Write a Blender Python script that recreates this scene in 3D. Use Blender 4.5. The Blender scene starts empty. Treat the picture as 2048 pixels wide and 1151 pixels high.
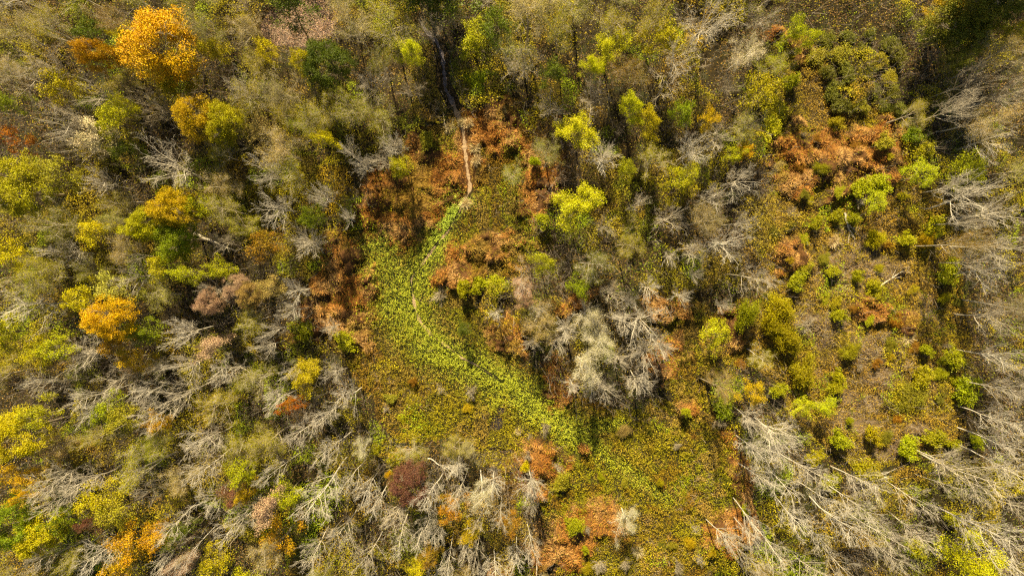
import bpy, math, random
import numpy as np
from mathutils import Vector

C = bpy.context.scene
# ------------------------------------------------------------------ camera
CAM_H, TILT, FPX = 70.0, math.radians(-1.65), 1392.0      # metres, radians, focal length for a 2048 px wide frame
cam = bpy.data.cameras.new('camera')
cam.sensor_width = 36.0
cam.lens = 36.0 * FPX / 2048.0
cam.clip_end = 3000.0
cam_ob = bpy.data.objects.new('camera', cam)
C.collection.objects.link(cam_ob)
cam_ob.location = (0, 0, CAM_H)
cam_ob.rotation_euler = (TILT, 0, 0)
C.camera = cam_ob
# ------------------------------------------------------------------ world, sun, exposure
SUN_EL = math.radians(42)
SUN_AZ = math.radians(-11)                                # from +Y
W = bpy.data.worlds.new('World'); C.world = W
W.use_nodes = True
nt = W.node_tree
sky = nt.nodes.new('ShaderNodeTexSky'); sky.sky_type = 'NISHITA'; sky.sun_disc = False
sky.sun_elevation = SUN_EL; sky.sun_rotation = SUN_AZ
nt.links.new(sky.outputs[0], nt.nodes['Background'].inputs[0])
nt.nodes['Background'].inputs[1].default_value = 0.05
sl = bpy.data.lights.new('sun', 'SUN'); sl.energy = 5.0; sl.angle = math.radians(0.5); sl.color = (1.0, 0.87, 0.61)
so = bpy.data.objects.new('sun', sl); C.collection.objects.link(so)
sdir = Vector((-math.sin(SUN_AZ) * math.cos(SUN_EL), -math.cos(SUN_AZ) * math.cos(SUN_EL), -math.sin(SUN_EL)))
so.rotation_euler = sdir.to_track_quat('-Z', 'Y').to_euler()
so.location = (0, 0, 90)
C.view_settings.view_transform = 'Standard'
C.view_settings.look = 'None'
C.view_settings.exposure = 1.12
C.view_settings.gamma = 1.0
C.cycles.max_bounces = 3
C.cycles.diffuse_bounces = 1
C.cycles.use_denoising = False
C.cycles.filter_width = 1.25

ca, sa = math.cos(TILT), math.sin(TILT)


def unproject(px, py, h=0.0):
    """point at height h seen at photo pixel px, py"""
    x = (np.asarray(px, float) - 1024.0) / FPX
    y = -(np.asarray(py, float) - 575.5) / FPX
    wy = y * ca + sa
    wz = y * sa - ca
    t = (h - CAM_H) / wz
    return x * t, wy * t


def project(x, y, h=0.0):
    dz = np.asarray(h, float) - CAM_H
    cy = y * ca + dz * sa
    cz = -y * sa + dz * ca
    return 1024.0 + FPX * x / -cz, 575.5 - FPX * cy / -cz


# ------------------------------------------------------------------ noise
def vnoise(x, y, seed=0):
    xi = np.floor(x).astype(np.int64); yi = np.floor(y).astype(np.int64)
    xf = x - xi; yf = y - yi
    u = xf * xf * xf * (xf * (xf * 6 - 15) + 10); v = yf * yf * yf * (yf * (yf * 6 - 15) + 10)

    def hsh(a, b):
        n = (a * 374761393 + b * 668265263 + seed * 982451653) & 0xffffffff
        n = ((n ^ (n >> 13)) * 1274126177) & 0xffffffff
        n = (n ^ (n >> 16)) & 0xffffffff
        return n / 2147483647.5 - 1.0
    a = hsh(xi, yi); b = hsh(xi + 1, yi); c = hsh(xi, yi + 1); d = hsh(xi + 1, yi + 1)
    return a + (b - a) * u + (c - a) * v + (a - b - c + d) * u * v


def fbm(x, y, sc, seed=0, octs=4):
    o = 0; amp = 1; tot = 0; f = 1.0 / sc
    for k in range(octs):
        o = o + amp * vnoise(x * f + 17.3 * k, y * f - 9.1 * k, seed + k)
        tot += amp; amp *= 0.5; f *= 2.03
    return o / tot * 1.5


def smooth(a, b, x):
    t = np.clip((x - a) / (b - a), 0, 1)
    return t * t * (3 - 2 * t)


# ------------------------------------------------------------------ zones of the ground, in photo pixels
OPEN_MARSH = [(890, 235), (1030, 230), (1075, 300), (1075, 420), (1090, 500), (1040, 545), (960, 570), (960, 620), (1035, 700),
              (1095, 765), (1150, 795), (1260, 815), (1350, 800), (1340, 690), (1300, 610), (1400, 600), (1430, 800), (1470, 870),
              (1490, 1000), (1480, 1200), (1110, 1200), (1100, 1040), (1020, 900), (900, 870), (780, 870), (700, 760),
              (640, 660), (630, 560), (690, 470), (740, 400), (800, 320)]
OPEN_SCRUB = [(1550, 70), (1640, 80), (1700, 210), (1810, 230), (1850, 330), (1890, 420), (1930, 560), (1950, 700), (1940, 850),
              (1850, 930), (1720, 940), (1620, 880), (1570, 800), (1500, 740), (1400, 710), (1390, 640), (1520, 560), (1530, 380),
              (1540, 240)]
RUST = [(870, 340, 70, 55), (800, 420, 75, 55), (985, 245, 62, 42), (1080, 340, 40, 90), (975, 500, 62, 30), (915, 540, 45, 28),
        (690, 590, 58, 58), (680, 510, 40, 55), (640, 645, 55, 32), (1015, 670, 34, 28), (1108, 755, 30, 45), (1060, 935, 48, 58),
        (1146, 906, 13, 10), (1180, 1045, 66, 34), (1120, 1095, 55, 45), (1470, 945, 28, 62), (1455, 1050, 42, 48), (1388, 815, 26, 16),
        (1685, 310, 130, 68), (1600, 345, 55, 40), (1583, 93, 48, 22), (1566, 508, 28, 36), (1324, 608, 46, 28), (1455, 645, 34, 36),
        (1335, 720, 36, 45), (1140, 600, 36, 16), (1796, 644, 18, 14), (1722, 622, 28, 24), (720, 650, 30, 40), (845, 300, 30, 30),
        (1660, 395, 24, 10), (1030, 660, 20, 30), (560, 690, 18, 14), (930, 300, 30, 50), (1020, 960, 34, 36), (1000, 1130, 30, 20)]
GREY = [(1695, 535, 85, 62), (1790, 550, 40, 30), (1640, 660, 45, 36), (1735, 690, 60, 34), (1735, 800, 62, 30), (1700, 855, 40, 30),
        (1780, 895, 34, 26), (1700, 470, 30, 16), (1850, 620, 30, 30), (1780, 740, 44, 20), (1830, 850, 30, 24)]
BAND = [(925, 395, 22), (903, 425, 20), (885, 465, 26), (866, 505, 36), (845, 535, 50), (822, 565, 62), (815, 605, 58), (828, 645, 52),
        (855, 680, 48), (895, 705, 46), (940, 730, 44), (985, 755, 46), (1030, 783, 46), (1075, 810, 40), (1115, 838, 38),
        (1155, 868, 32), (1190, 898, 27), (1235, 932, 20), (1290, 965, 16), (1340, 1000, 13)]
LOBES = [(768, 548, 66, 58), (792, 620, 48, 52), (1205, 845, 60, 18), (760, 490, 50, 40)]
CLEARING = [(515, 60), (545, 25), (640, -10), (690, 10), (668, 70), (612, 92), (560, 98), (530, 85)]
MUD = [(990, 838, 12, 18), (1001, 814, 8, 7)]
PATH = [(838, 40), (852, 62), (872, 82), (884, 107), (889, 150), (890, 177), (904, 202), (912, 222), (918, 236), (927, 263), (929, 293),
        (934, 333), (941, 378), (930, 402), (918, 425), (897, 462), (876, 485), (850, 520), (835, 540), (822, 556), (826, 590), (832, 622),
        (842, 646), (865, 672), (900, 696), (925, 716), (950, 728), (985, 750), (1005, 762)]


def inpoly(poly, x, y):
    r = np.zeros(x.shape, bool)
    n = len(poly)
    for i in range(n):
        x0, y0 = poly[i]; x1, y1 = poly[(i + 1) % n]
        if y0 == y1:
            continue
        c = ((y0 > y) != (y1 > y)) & (x < (x1 - x0) * (y - y0) / (y1 - y0) + x0)
        r ^= c
    return r


def blobs(lst, x, y):
    m = np.full(x.shape, 9.0)
    for cx, cy, rx, ry in lst:
        m = np.minimum(m, np.hypot((x - cx) / rx, (y - cy) / ry))
    return m


def polydist(pts, x, y):
    best = np.full(x.shape, 1e9); wid = np.zeros(x.shape)
    for a, b in zip(pts[:-1], pts[1:]):
        dx, dy = b[0] - a[0], b[1] - a[1]
        t = np.clip(((x - a[0]) * dx + (y - a[1]) * dy) / (dx * dx + dy * dy), 0, 1)
        d = np.hypot(x - a[0] - t * dx, y - a[1] - t * dy)
        w = a[2] + (b[2] - a[2]) * t if len(a) > 2 else 0
        k = d < best
        best = np.where(k, d, best); wid = np.where(k, w, wid)
    return best, wid


def zones_exact(px, py):
    """weights 0..1 of the kinds of ground at photo pixels"""
    n1 = fbm(px, py, 70, 3, 5) * 24; n2 = fbm(px, py, 70, 9, 5) * 24
    wx, wy = px + n1, py + n2
    marsh = inpoly(OPEN_MARSH, wx, wy); scrub = inpoly(OPEN_SCRUB, wx, wy)
    r = smooth(1.32, 0.68, blobs(RUST, px + n1, py + n2) + 0.42 * fbm(px, py, 30, 15, 4))
    g = smooth(1.2, 0.6, blobs(GREY, wx, wy)) * (scrub > 0)
    bd, bw = polydist(BAND, px + n1 * 0.3, py + n2 * 0.3)
    band = smooth(1.75, 0.1, bd / np.maximum(bw, 1) + .25 * fbm(px, py, 34, 19, 3))
    band = np.maximum(band, 0.85 * smooth(1.2, 0.4, blobs(LOBES, px + n1 * 0.5, py + n2 * 0.5)))
    band = band * (1 - .30 * smooth(1130, 1260, px) * smooth(800, 900, py))
    mud = smooth(1.1, 0.8, blobs(MUD, px + n1 * 0.4, py + n2 * 0.4))
    clr = inpoly(CLEARING, px + n1 * 0.4, py + n2 * 0.4).astype(float)
    pd, _ = polydist(PATH, px, py)
    return dict(marsh=marsh, scrub=scrub, rust=r, grey=g, band=band, mud=mud, clear=clr, path=pd,
                forest=~(marsh | scrub))


GX0, GY0, GST = -200.0, -200.0, 2.5
_gx, _gy = np.meshgrid(np.arange(GX0, 2250, GST), np.arange(GY0, 1352, GST))
GRID = {k: v.astype(np.float32) for k, v in zones_exact(_gx, _gy).items()}


def zones(px, py):
    h, w = _gx.shape
    u = np.clip((px - GX0) / GST, 0, w - 1.001); v = np.clip((py - GY0) / GST, 0, h - 1.001)
    i = u.astype(int); j = v.astype(int); fu = u - i; fv = v - j
    out = {}
    for k, g in GRID.items():
        a = (g[j, i] * (1 - fu) + g[j, i + 1] * fu) * (1 - fv) + (g[j + 1, i] * (1 - fu) + g[j + 1, i + 1] * fu) * fv
        out[k] = a > 0.5 if k in ('marsh', 'scrub', 'forest') else a
    return out


# ------------------------------------------------------------------ materials
def new_mat(name):
    m = bpy.data.materials.new(name); m.use_nodes = True
    t = m.node_tree
    for n in list(t.nodes):
        t.nodes.remove(n)
    return m, t, (lambda k, **kw: t.nodes.new(k))


def mathn(t, op, a, b=None, clamp=False):
    n = t.nodes.new('ShaderNodeMath'); n.operation = op; n.use_clamp = clamp
    for i, v in enumerate((a, b)):
        if v is None:
            continue
        if isinstance(v, (int, float)):
            n.inputs[i].default_value = v
        else:
            t.links.new(v, n.inputs[i])
    return n.outputs[0]


def leaf_shader(t, col, transl=0.16, rough=0.55):
    d = t.nodes.new('ShaderNodeBsdfPrincipled')
    d.inputs['Roughness'].default_value = rough
    d.inputs['Specular IOR Level'].default_value = 0.25
    tr = t.nodes.new('ShaderNodeBsdfTranslucent')
    mx = t.nodes.new('ShaderNodeMixShader'); mx.inputs[0].default_value = transl
    t.links.new(col, d.inputs['Base Color']); t.links.new(col, tr.inputs['Color'])
    t.links.new(d.outputs[0], mx.inputs[1]); t.links.new(tr.outputs[0], mx.inputs[2])
    o = t.nodes.new('ShaderNodeOutputMaterial')
    t.links.new(mx.outputs[0], o.inputs[0])


def mat_leaf():
    m, t, N = new_mat('leaf')
    oi = N('ShaderNodeObjectInfo'); at = N('ShaderNodeAttribute'); at.attribute_name = 'tone'
    hs = N('ShaderNodeHueSaturation')
    v = mathn(t, 'MULTIPLY_ADD', at.outputs['Fac'], 0.95); v.node.inputs[2].default_value = 0.5
    h = mathn(t, 'MULTIPLY_ADD', at.outputs['Fac'], 0.045); h.node.inputs[2].default_value = 0.478
    t.links.new(h, hs.inputs['Hue']); t.links.new(v, hs.inputs['Value'])
    a2 = N('ShaderNodeAttribute'); a2.attribute_name = 'turn'
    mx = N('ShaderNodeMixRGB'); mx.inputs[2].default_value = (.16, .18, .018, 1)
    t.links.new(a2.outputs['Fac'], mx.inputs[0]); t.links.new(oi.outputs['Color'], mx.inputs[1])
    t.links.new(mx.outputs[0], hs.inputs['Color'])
    hs.inputs['Saturation'].default_value = 1.12
    leaf_shader(t, hs.outputs[0])
    return m


def mat_bark():
    m, t, N = new_mat('bark')
    oi = N('ShaderNodeObjectInfo'); tc = N('ShaderNodeTexCoord')
    nz = N('ShaderNodeTexNoise'); nz.inputs['Scale'].default_value = 3.0; nz.inputs['Detail'].default_value = 4
    t.links.new(tc.outputs['Object'], nz.inputs['Vector'])
    f = mathn(t, 'MULTIPLY_ADD', nz.outputs['Fac'], 0.7, True)
    f.node.inputs[2].default_value = -0.35
    f2 = mathn(t, 'ADD', f, oi.outputs['Alpha'], True)
    f.node.use_clamp = False
    rp = N('ShaderNodeValToRGB')
    e = rp.color_ramp.elements
    e[0].position = 0; e[0].color = (0.075, 0.052, 0.034, 1)
    e[1].position = 1; e[1].color = (0.78, 0.69, 0.51, 1)
    k = rp.color_ramp.elements.new(0.5); k.color = (0.42, 0.33, 0.19, 1)
    t.links.new(f2, rp.inputs[0])
    d = N('ShaderNodeBsdfPrincipled'); d.inputs['Roughness'].default_value = 0.85
    d.inputs['Specular IOR Level'].default_value = 0.15
    t.links.new(rp.outputs[0], d.inputs['Base Color'])
    o = N('ShaderNodeOutputMaterial'); t.links.new(d.outputs[0], o.inputs[0])
    return m


def mat_cover(name, transl):
    """ground plants: each blade's own colour sits in the face attribute «hue»"""
    m, t, N = new_mat(name)
    at = N('ShaderNodeAttribute'); at.attribute_name = 'hue'
    leaf_shader(t, at.outputs['Color'], transl, 0.7)
    return m


def mat_soil():
    m, t, N = new_mat('soil')
    at = N('ShaderNodeAttribute'); at.attribute_name = 'hue'
    tc = N('ShaderNodeTexCoord')
    n1 = N('ShaderNodeTexNoise'); n1.inputs['Scale'].default_value = 5.0; n1.inputs['Detail'].default_value = 8
    n1.inputs['Roughness'].default_value = 0.7
    t.links.new(tc.outputs['Object'], n1.inputs['Vector'])
    hs = N('ShaderNodeHueSaturation')
    v = mathn(t, 'MULTIPLY_ADD', n1.outputs['Fac'], 2.2); v.node.inputs[2].default_value = -0.1
    t.links.new(v, hs.inputs['Value']); t.links.new(at.outputs['Color'], hs.inputs['Color'])
    bp = N('ShaderNodeBump'); bp.inputs['Strength'].default_value = 0.8; bp.inputs['Distance'].default_value = 0.15
    t.links.new(n1.outputs['Fac'], bp.inputs['Height'])
    d = N('ShaderNodeBsdfPrincipled'); d.inputs['Roughness'].default_value = 0.9
    d.inputs['Specular IOR Level'].default_value = 0.1
    t.links.new(hs.outputs[0], d.inputs['Base Color']); t.links.new(bp.outputs[0], d.inputs['Normal'])
    o = N('ShaderNodeOutputMaterial'); t.links.new(d.outputs[0], o.inputs[0])
    return m


LEAF = mat_leaf(); BARK = mat_bark(); COVER = mat_cover('ground_plant', 0.14); STRAW = mat_cover('dry_straw', 0.1); SOIL = mat_soil()


# ------------------------------------------------------------------ mesh from arrays
def mesh_quads(name, V, Q, mats, midx=None, smooth_=False, tone=None, hue=None):
    me = bpy.data.meshes.new(name)
    V = np.ascontiguousarray(V, np.float32); Q = np.ascontiguousarray(Q, np.int32)
    me.vertices.add(len(V)); me.vertices.foreach_set('co', V.ravel())
    me.loops.add(Q.size); me.loops.foreach_set('vertex_index', Q.ravel())
    me.polygons.add(len(Q))
    me.polygons.foreach_set('loop_start', np.arange(0, Q.size, 4, dtype=np.int32))
    me.polygons.foreach_set('loop_total', np.full(len(Q), 4, np.int32))
    for m in mats:
        me.materials.append(m)
    if midx is not None:
        me.polygons.foreach_set('material_index', np.ascontiguousarray(midx, np.int32))
    if smooth_:
        me.polygons.foreach_set('use_smooth', np.ones(len(Q), bool))
    me.update(calc_edges=True)
    if tone is not None:
        a = me.attributes.new('tone', 'FLOAT', 'FACE'); a.data.foreach_set('value', np.ascontiguousarray(tone, np.float32))
    if hue is not None:
        dom = 'POINT' if len(hue) == len(V) and len(hue) != len(Q) else 'FACE'
        a = me.attributes.new('hue', 'FLOAT_COLOR', dom)
        h4 = np.ones((len(hue), 4), np.float32); h4[:, :3] = hue
        a.data.foreach_set('color', h4.ravel())
    return me


def norm(v):
    return v / np.maximum(np.linalg.norm(v, axis=-1, keepdims=True), 1e-9)


def leaf_quads(rng, P, size, up=0.5, asp=0.62):
    """rhombic leaves centred on P"""
    n = len(P)
    nrm = norm(rng.normal(size=(n, 3)) + np.array([0, 0, up * 2]))
    a = norm(np.cross(nrm, rng.normal(size=(n, 3))))
    b = np.cross(nrm, a)
    s = np.broadcast_to(size, (n,))[:, None] * rng.uniform(0.7, 1.3, (n, 1))
    V = np.stack([P - a * s, P - b * s * asp, P + a * s, P + b * s * asp], 1).reshape(-1, 3)
    return V, np.arange(4 * n).reshape(-1, 4)


def blade_quads(rng, P, D, L, w):
    """thin blades from P along D"""
    n = len(P)
    D = norm(D)
    s = norm(np.cross(D, rng.normal(size=(n, 3)))) * np.broadcast_to(w, (n,))[:, None]
    T = P + D * np.broadcast_to(L, (n,))[:, None]
    V = np.stack([P - s, P + s, T + s * 0.35, T - s * 0.35], 1).reshape(-1, 3)
    return V, np.arange(4 * n).reshape(-1, 4)


def tubes(segs, sides):
    if not segs:
        return np.zeros((0, 3)), np.zeros((0, 4), int)
    A = np.array([s[0] for s in segs]); B = np.array([s[1] for s in segs])
    ra = np.array([s[2] for s in segs])[:, None, None]; rb = np.array([s[3] for s in segs])[:, None, None]
    d = norm(B - A)
    ref = np.where(np.abs(d[:, 2:3]) > 0.9, np.array([[1.0, 0, 0]]), np.array([[0, 0, 1.0]]))
    u = norm(np.cross(d, ref)); v = np.cross(d, u)
    an = np.arange(sides) * 2 * math.pi / sides
    ring = u[:, None, :] * np.cos(an)[None, :, None] + v[:, None, :] * np.sin(an)[None, :, None]
    V = np.concatenate([A[:, None] + ring * ra, B[:, None] + ring * rb], 1).reshape(-1, 3)
    base = (np.arange(len(segs)) * 2 * sides)[:, None]
    k = np.arange(sides)[None]; k2 = (k + 1) % sides
    Q = np.stack([base + k, base + k2, base + k2 + sides, base + k + sides], -1).reshape(-1, 4)
    return V, Q


def merge(parts):
    V = []; Q = []; M = []; T = []; o = 0
    for v, q, m, t in parts:
        if not len(q):
            continue
        V.append(v); Q.append(q + o); M.append(np.full(len(q), m)); T.append(np.broadcast_to(t, (len(q),)))
        o += len(v)
    return np.concatenate(V), np.concatenate(Q), np.concatenate(M), np.concatenate(T)


# ------------------------------------------------------------------ tree skeletons (10 m tall, scaled when placed)
class Skel:
    def __init__(s, seed):
        s.r = random.Random(seed); s.seg = {0: [], 1: [], 2: [], 3: [], 4: []}; s.tips = []

    def vec(s):
        return np.array([s.r.gauss(0, 1) for _ in range(3)])

    def side(s, d, ang):
        a = s.vec(); a -= d * a.dot(d); a /= np.linalg.norm(a)
        return d * math.cos(ang) + a * math.sin(ang)

    def branch(s, p, d, L, r, lvl, P):
        n = (7, 5, 4, 3, 2)[lvl]
        st = L / n; pts = [p]; rad = [r]; dirs = [d]
        for i in range(n):
            d = d + s.vec() * P['wob'][lvl] + np.array([0, 0, P['up'][lvl]])
            d = d / np.linalg.norm(d)
            p = p + d * st
            rn = r * (1 - (i + 1) / n * P['tap'][lvl])
            s.seg[lvl].append((pts[-1], p, rad[-1], rn))
            pts.append(p); rad.append(rn); dirs.append(d)
        if lvl >= P['levels']:
            s.tips.append(p); s.tips.append((pts[-2] + p) / 2)
            return
        k = P['kids'][lvl]
        k = max(1, int(round(k * s.r.uniform(0.8, 1.2))))
        t0 = P['t0'][lvl]
        for j in range(k):
            t = t0 + (1 - t0) * (j + s.r.random()) / k
            t = min(t, 0.999)
            i = int(t * n); f = t * n - i
            q = pts[i] * (1 - f) + pts[i + 1] * f
            ang = math.radians(s.r.uniform(*P['ang'][lvl]))
            dd = s.side(dirs[i + 1], ang)
            if lvl == 0 and P.get('spreadaz'):
                az = j * 2.39996 + s.r.uniform(-.4, .4)
                dd = np.array([math.cos(az) * math.sin(ang), math.sin(az) * math.sin(ang), math.cos(ang)])
            ll = L * P['len'][lvl] * s.r.uniform(0.75, 1.2) * (1 - P['short'][lvl] * (t - t0) / (1 - t0 + 1e-6))
            s.branch(q, dd, ll, max(rad[i] * P['rr'][lvl], P['rmin'][lvl]), lvl + 1, P)


P_SPREAD = dict(levels=4, kids=(12, 7, 6, 4), t0=(0.5, 0.15, 0.15, 0.2), ang=((22, 58), (25, 50), (25, 55), (25, 60)),
                len=(0.95, 0.5, 0.5, 0.5), short=(0.25, 0.55, 0.5, 0.3), rr=(0.6, 0.55, 0.6, 0.6), rmin=(.028, .013, .007, .0048),
                wob=(0.04, 0.08, 0.11, 0.15, 0.2), up=(0, 0.04, 0.03, 0.02, 0), tap=(0.35, 0.75, 0.75, 0.6, 0.5), spreadaz=True)
P_FAN = dict(levels=4, kids=(15, 6, 5, 3), t0=(0.32, 0.2, 0.15, 0.2), ang=((22, 42), (18, 36), (18, 40), (20, 45)),
             len=(0.42, 0.5, 0.5, 0.5), short=(0.55, 0.5, 0.5, 0.3), rr=(0.5, 0.55, 0.6, 0.6), rmin=(.022, .011, .0065, .0045),
             wob=(0.035, 0.07, 0.10, 0.12, 0.12), up=(0.0, 0.10, 0.08, 0.05, 0), tap=(0.8, 0.75, 0.75, 0.6, 0.5), spreadaz=True)
P_BURST = dict(levels=3, kids=(24, 10, 8), t0=(0.5, 0.15, 0.15), ang=((10, 72), (15, 35), (18, 40)),
               len=(0.8, 0.5, 0.45), short=(0.2, 0.5, 0.5), rr=(0.45, 0.5, 0.6), rmin=(.024, .012, .007),
               wob=(0.03, 0.05, 0.08, 0.1), up=(0, 0.04, 0.03, 0.02), tap=(0.4, 0.75, 0.7, 0.6), spreadaz=True)
P_FUZZ = dict(levels=4, kids=(10, 7, 6, 5), t0=(0.4, 0.15, 0.1, 0.1), ang=((25, 60), (25, 55), (25, 60), (25, 65)),
              len=(0.55, 0.5, 0.5, 0.55), short=(0.5, 0.5, 0.4, 0.3), rr=(0.5, 0.5, 0.55, 0.6), rmin=(.036, .016, .009, .006),
              wob=(0.05, 0.11, 0.15, 0.2, 0.2), up=(0.0, 0.06, 0.05, 0.04, 0), tap=(0.7, 0.75, 0.75, 0.6, 0.5), spreadaz=True)
P_LEAFY = dict(levels=3, kids=(10, 6, 5), t0=(0.35, 0.25, 0.2), ang=((25, 65), (25, 55), (25, 60)),
               len=(0.5, 0.5, 0.5), short=(0.45, 0.45, 0.4), rr=(0.5, 0.5, 0.6), rmin=(.04, .025, .015),
               wob=(0.05, 0.1, 0.14, 0.18), up=(0.0, 0.08, 0.05, 0.03), tap=(0.7, 0.75, 0.7, 0.5), spreadaz=True)


def fit(parts, tall, dia, keep=None):
    """scale so that height is tall and the crown's diameter is dia"""
    allv = np.concatenate([p for p in parts if len(p)])
    zc = allv[:, 2].max()
    up = allv[allv[:, 2] > zc * 0.4]
    rad = np.percentile(np.hypot(up[:, 0], up[:, 1]), 96)
    s = np.array([dia / 2 / rad, dia / 2 / rad, tall / zc])
    return [p * s if len(p) else p for p in parts]


TREE = {}


def tree_proto(kind, seed):
    rng = np.random.default_rng(seed)
    S = Skel(seed)
    d0 = np.array([S.r.gauss(0, .03), S.r.gauss(0, .03), 1.0]); z = np.zeros(3)
    leaf = None
    if kind == 'B':
        S.branch(z, d0, 5.2, 0.13, 0, P_SPREAD)
    elif kind == 'V':
        S.branch(z, d0, 10, 0.08, 0, P_FAN)
    elif kind == 'K':
        S.branch(z, d0, 4.2, 0.13, 0, P_BURST)
    elif kind == 'F':
        S.branch(z, d0, 8.5, 0.14, 0, P_FUZZ)
    elif kind in 'LW':
        S.branch(z, d0, 7.5, 0.13, 0, P_LEAFY)
    elif kind == 'M':
        S.branch(z, d0, 7.0, 0.17, 0, P_LEAFY)
    tv, tq = tubes(S.seg[0], 6)
    lv, lq = tubes(S.seg[1], 4)
    bv, bq = tubes(S.seg[2], 3)
    cv, cq = tubes(S.seg[3] + S.seg[4], 3)
    wide = {'B': 6.5, 'V': 4.6, 'K': 5.0, 'F': 5.5, 'L': 5.0, 'W': 4.6, 'M': 6.6}[kind]
    tips = np.array(S.tips)
    tv, lv, bv, cv, tips = fit([tv, lv, bv, cv, tips], 10, wide)
    trunk = merge([(tv, tq, 0, 0), (lv, lq, 0, 0)])
    zlo, zhi = 3.0, 9.5
    parts = [(bv, bq, 1, .5), (cv, cq, 1, .5)]

    def clumps(P, per, sig, size, up=0.5, flat=0.7):
        n = len(P)
        c = np.repeat(np.arange(n), per)
        off = rng.normal(size=(n * per, 3)) * sig * np.array([1, 1, flat])
        tone = np.clip(0.5 + rng.normal(size=n) * 0.2, 0, 1)[c] * 0.6 + rng.uniform(0, 0.4, n * per)
        v, q = leaf_quads(rng, P[c] + off, size, up)
        return (v, q, 0, tone)
    if kind == 'F':
        k = rng.permutation(len(tips))[:1800]
        parts.append(clumps(tips[k], 5, 0.24, 0.036, 0.4, 1))
    elif kind == 'L':
        k = rng.permutation(len(tips))[:330]
        parts.append(clumps(tips[k], 13, 0.26, 0.085, 0.6))
    elif kind == 'W':
        k = rng.permutation(len(tips))[:420]
        parts.append(clumps(tips[k], 24, 0.22, 0.058, 0.5, 1.1))
    elif kind == 'M':
        # a domed crown of leaf clumps on its limbs, lobed and with gaps
        n = 760
        u = norm(rng.normal(size=(n, 3))); u[:, 2] = np.where(u[:, 2] < -0.35, -u[:, 2], u[:, 2])
        az = np.arctan2(u[:, 1], u[:, 0])
        ph = rng.uniform(0, 6.28, 4)
        lob = 1 + 0.13 * np.sin(3 * az + ph[0]) + 0.10 * np.sin(5 * az + ph[1] + 3 * u[:, 2]) + 0.07 * np.sin(9 * az + ph[2])
        lump = 1 + 0.16 * vnoise(u[:, 0] * 2.6 + 7, u[:, 1] * 2.6 + u[:, 2] * 2, seed)
        rr = rng.uniform(0.35, 1.0, n) ** 0.4 * lob * lump
        Pc = u * rr[:, None] * np.array([3.15, 3.15, 3.3]) + np.array([0, 0, 6.6])
        keep = vnoise(Pc[:, 0] * 0.9 + 3, Pc[:, 1] * 0.9 + Pc[:, 2] * 0.8, seed + 5) > -0.42
        parts.append(clumps(Pc[keep], 40, 0.20, 0.066, 0.7, 0.75))
    V, Q, Mi, T = merge(parts)
    tm = mesh_quads('trunk', trunk[0], trunk[1], [BARK], smooth_=True)
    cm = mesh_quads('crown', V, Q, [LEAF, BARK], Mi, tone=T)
    ctr = V[Q].mean(1)
    nz = fbm(ctr[:, 0], ctr[:, 1] + ctr[:, 2] * .7, 1.6, seed % 97, 3)
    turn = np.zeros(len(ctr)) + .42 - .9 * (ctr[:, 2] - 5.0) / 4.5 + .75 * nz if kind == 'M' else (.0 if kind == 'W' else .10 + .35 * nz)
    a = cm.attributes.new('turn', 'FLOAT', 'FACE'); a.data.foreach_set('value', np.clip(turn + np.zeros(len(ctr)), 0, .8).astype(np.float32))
    return tm, cm, 10.0, wide


def shrub_proto(kind, seed):
    """2 m tall, 2 m wide"""
    rng = np.random.default_rng(seed)
    n = 26
    az = rng.uniform(0, 6.283, n); inc = rng.uniform(0.1, 1.0, n)
    d = np.stack([np.cos(az) * np.sin(inc), np.sin(az) * np.sin(inc), np.cos(inc)], 1)
    base = rng.normal(size=(n, 3)) * np.array([0.1, 0.1, 0])
    L = rng.uniform(0.9, 1.5, n) * (.72 + .5 * np.abs(np.sin(az * 1.5 + seed)) * rng.uniform(.6, 1.2, n))
    segs = []; tips = []
    for i in range(n):
        p = base[i]; dd = d[i]
        for k in range(3):
            q = p + dd * L[i] / 3
            segs.append((p, q, 0.028 * (1 - k * .25), 0.028 * (0.75 - k * .25)))
            if k:
                for j in range(5 if kind == 'S' else (4 if kind == 'D' else 9)):
                    e = norm(dd + rng.normal(size=3) * 0.55)
                    t = q + e * rng.uniform(0.25, 0.55)
                    segs.append((q, t, 0.012, 0.006)); tips.append(t)
                    if kind == 'D':
                        for _ in range(2):
                            t2 = t + norm(e + rng.normal(size=3) * 0.6) * rng.uniform(0.12, 0.3)
                            segs.append((t, t2, 0.008, 0.004))
            p = q; dd = norm(dd + np.array([0, 0, .12]) + rng.normal(size=3) * 0.1)
    tips = np.array(tips)
    sv, sq = tubes(segs, 3)
    sv, tips = fit([sv, tips], 2.0, 2.0)
    parts = [(sv, sq, 1, .5)] if kind == 'D' else []
    if kind in 'SY':
        per = 13 if kind == 'S' else 22
        c = np.repeat(np.arange(len(tips)), per)
        P = tips[c] + rng.normal(size=(len(c), 3)) * np.array([.13, .13, .1])
        P[:, 2] = np.maximum(P[:, 2], 0.05)
        tone = np.clip(0.5 + rng.normal(size=len(tips)) * 0.2, 0, 1)[c] * 0.6 + rng.uniform(0, .4, len(c))
        v, q = leaf_quads(rng, P, 0.07 if kind == 'S' else 0.04, 0.7 if kind == 'S' else 0.3)
        parts.append((v, q, 0, tone))
    V, Q, Mi, T = merge(parts)
    cm = mesh_quads('foliage', V, Q, [LEAF, BARK], Mi, tone=T)
    k = [s for s in segs if s[2] > 0.013]
    tv, tq = tubes(k, 4)
    tm = mesh_quads('stem', tv * np.array([1, 1, 1.0]), tq, [BARK], smooth_=True)
    return tm, cm, 2.0, 2.0


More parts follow.
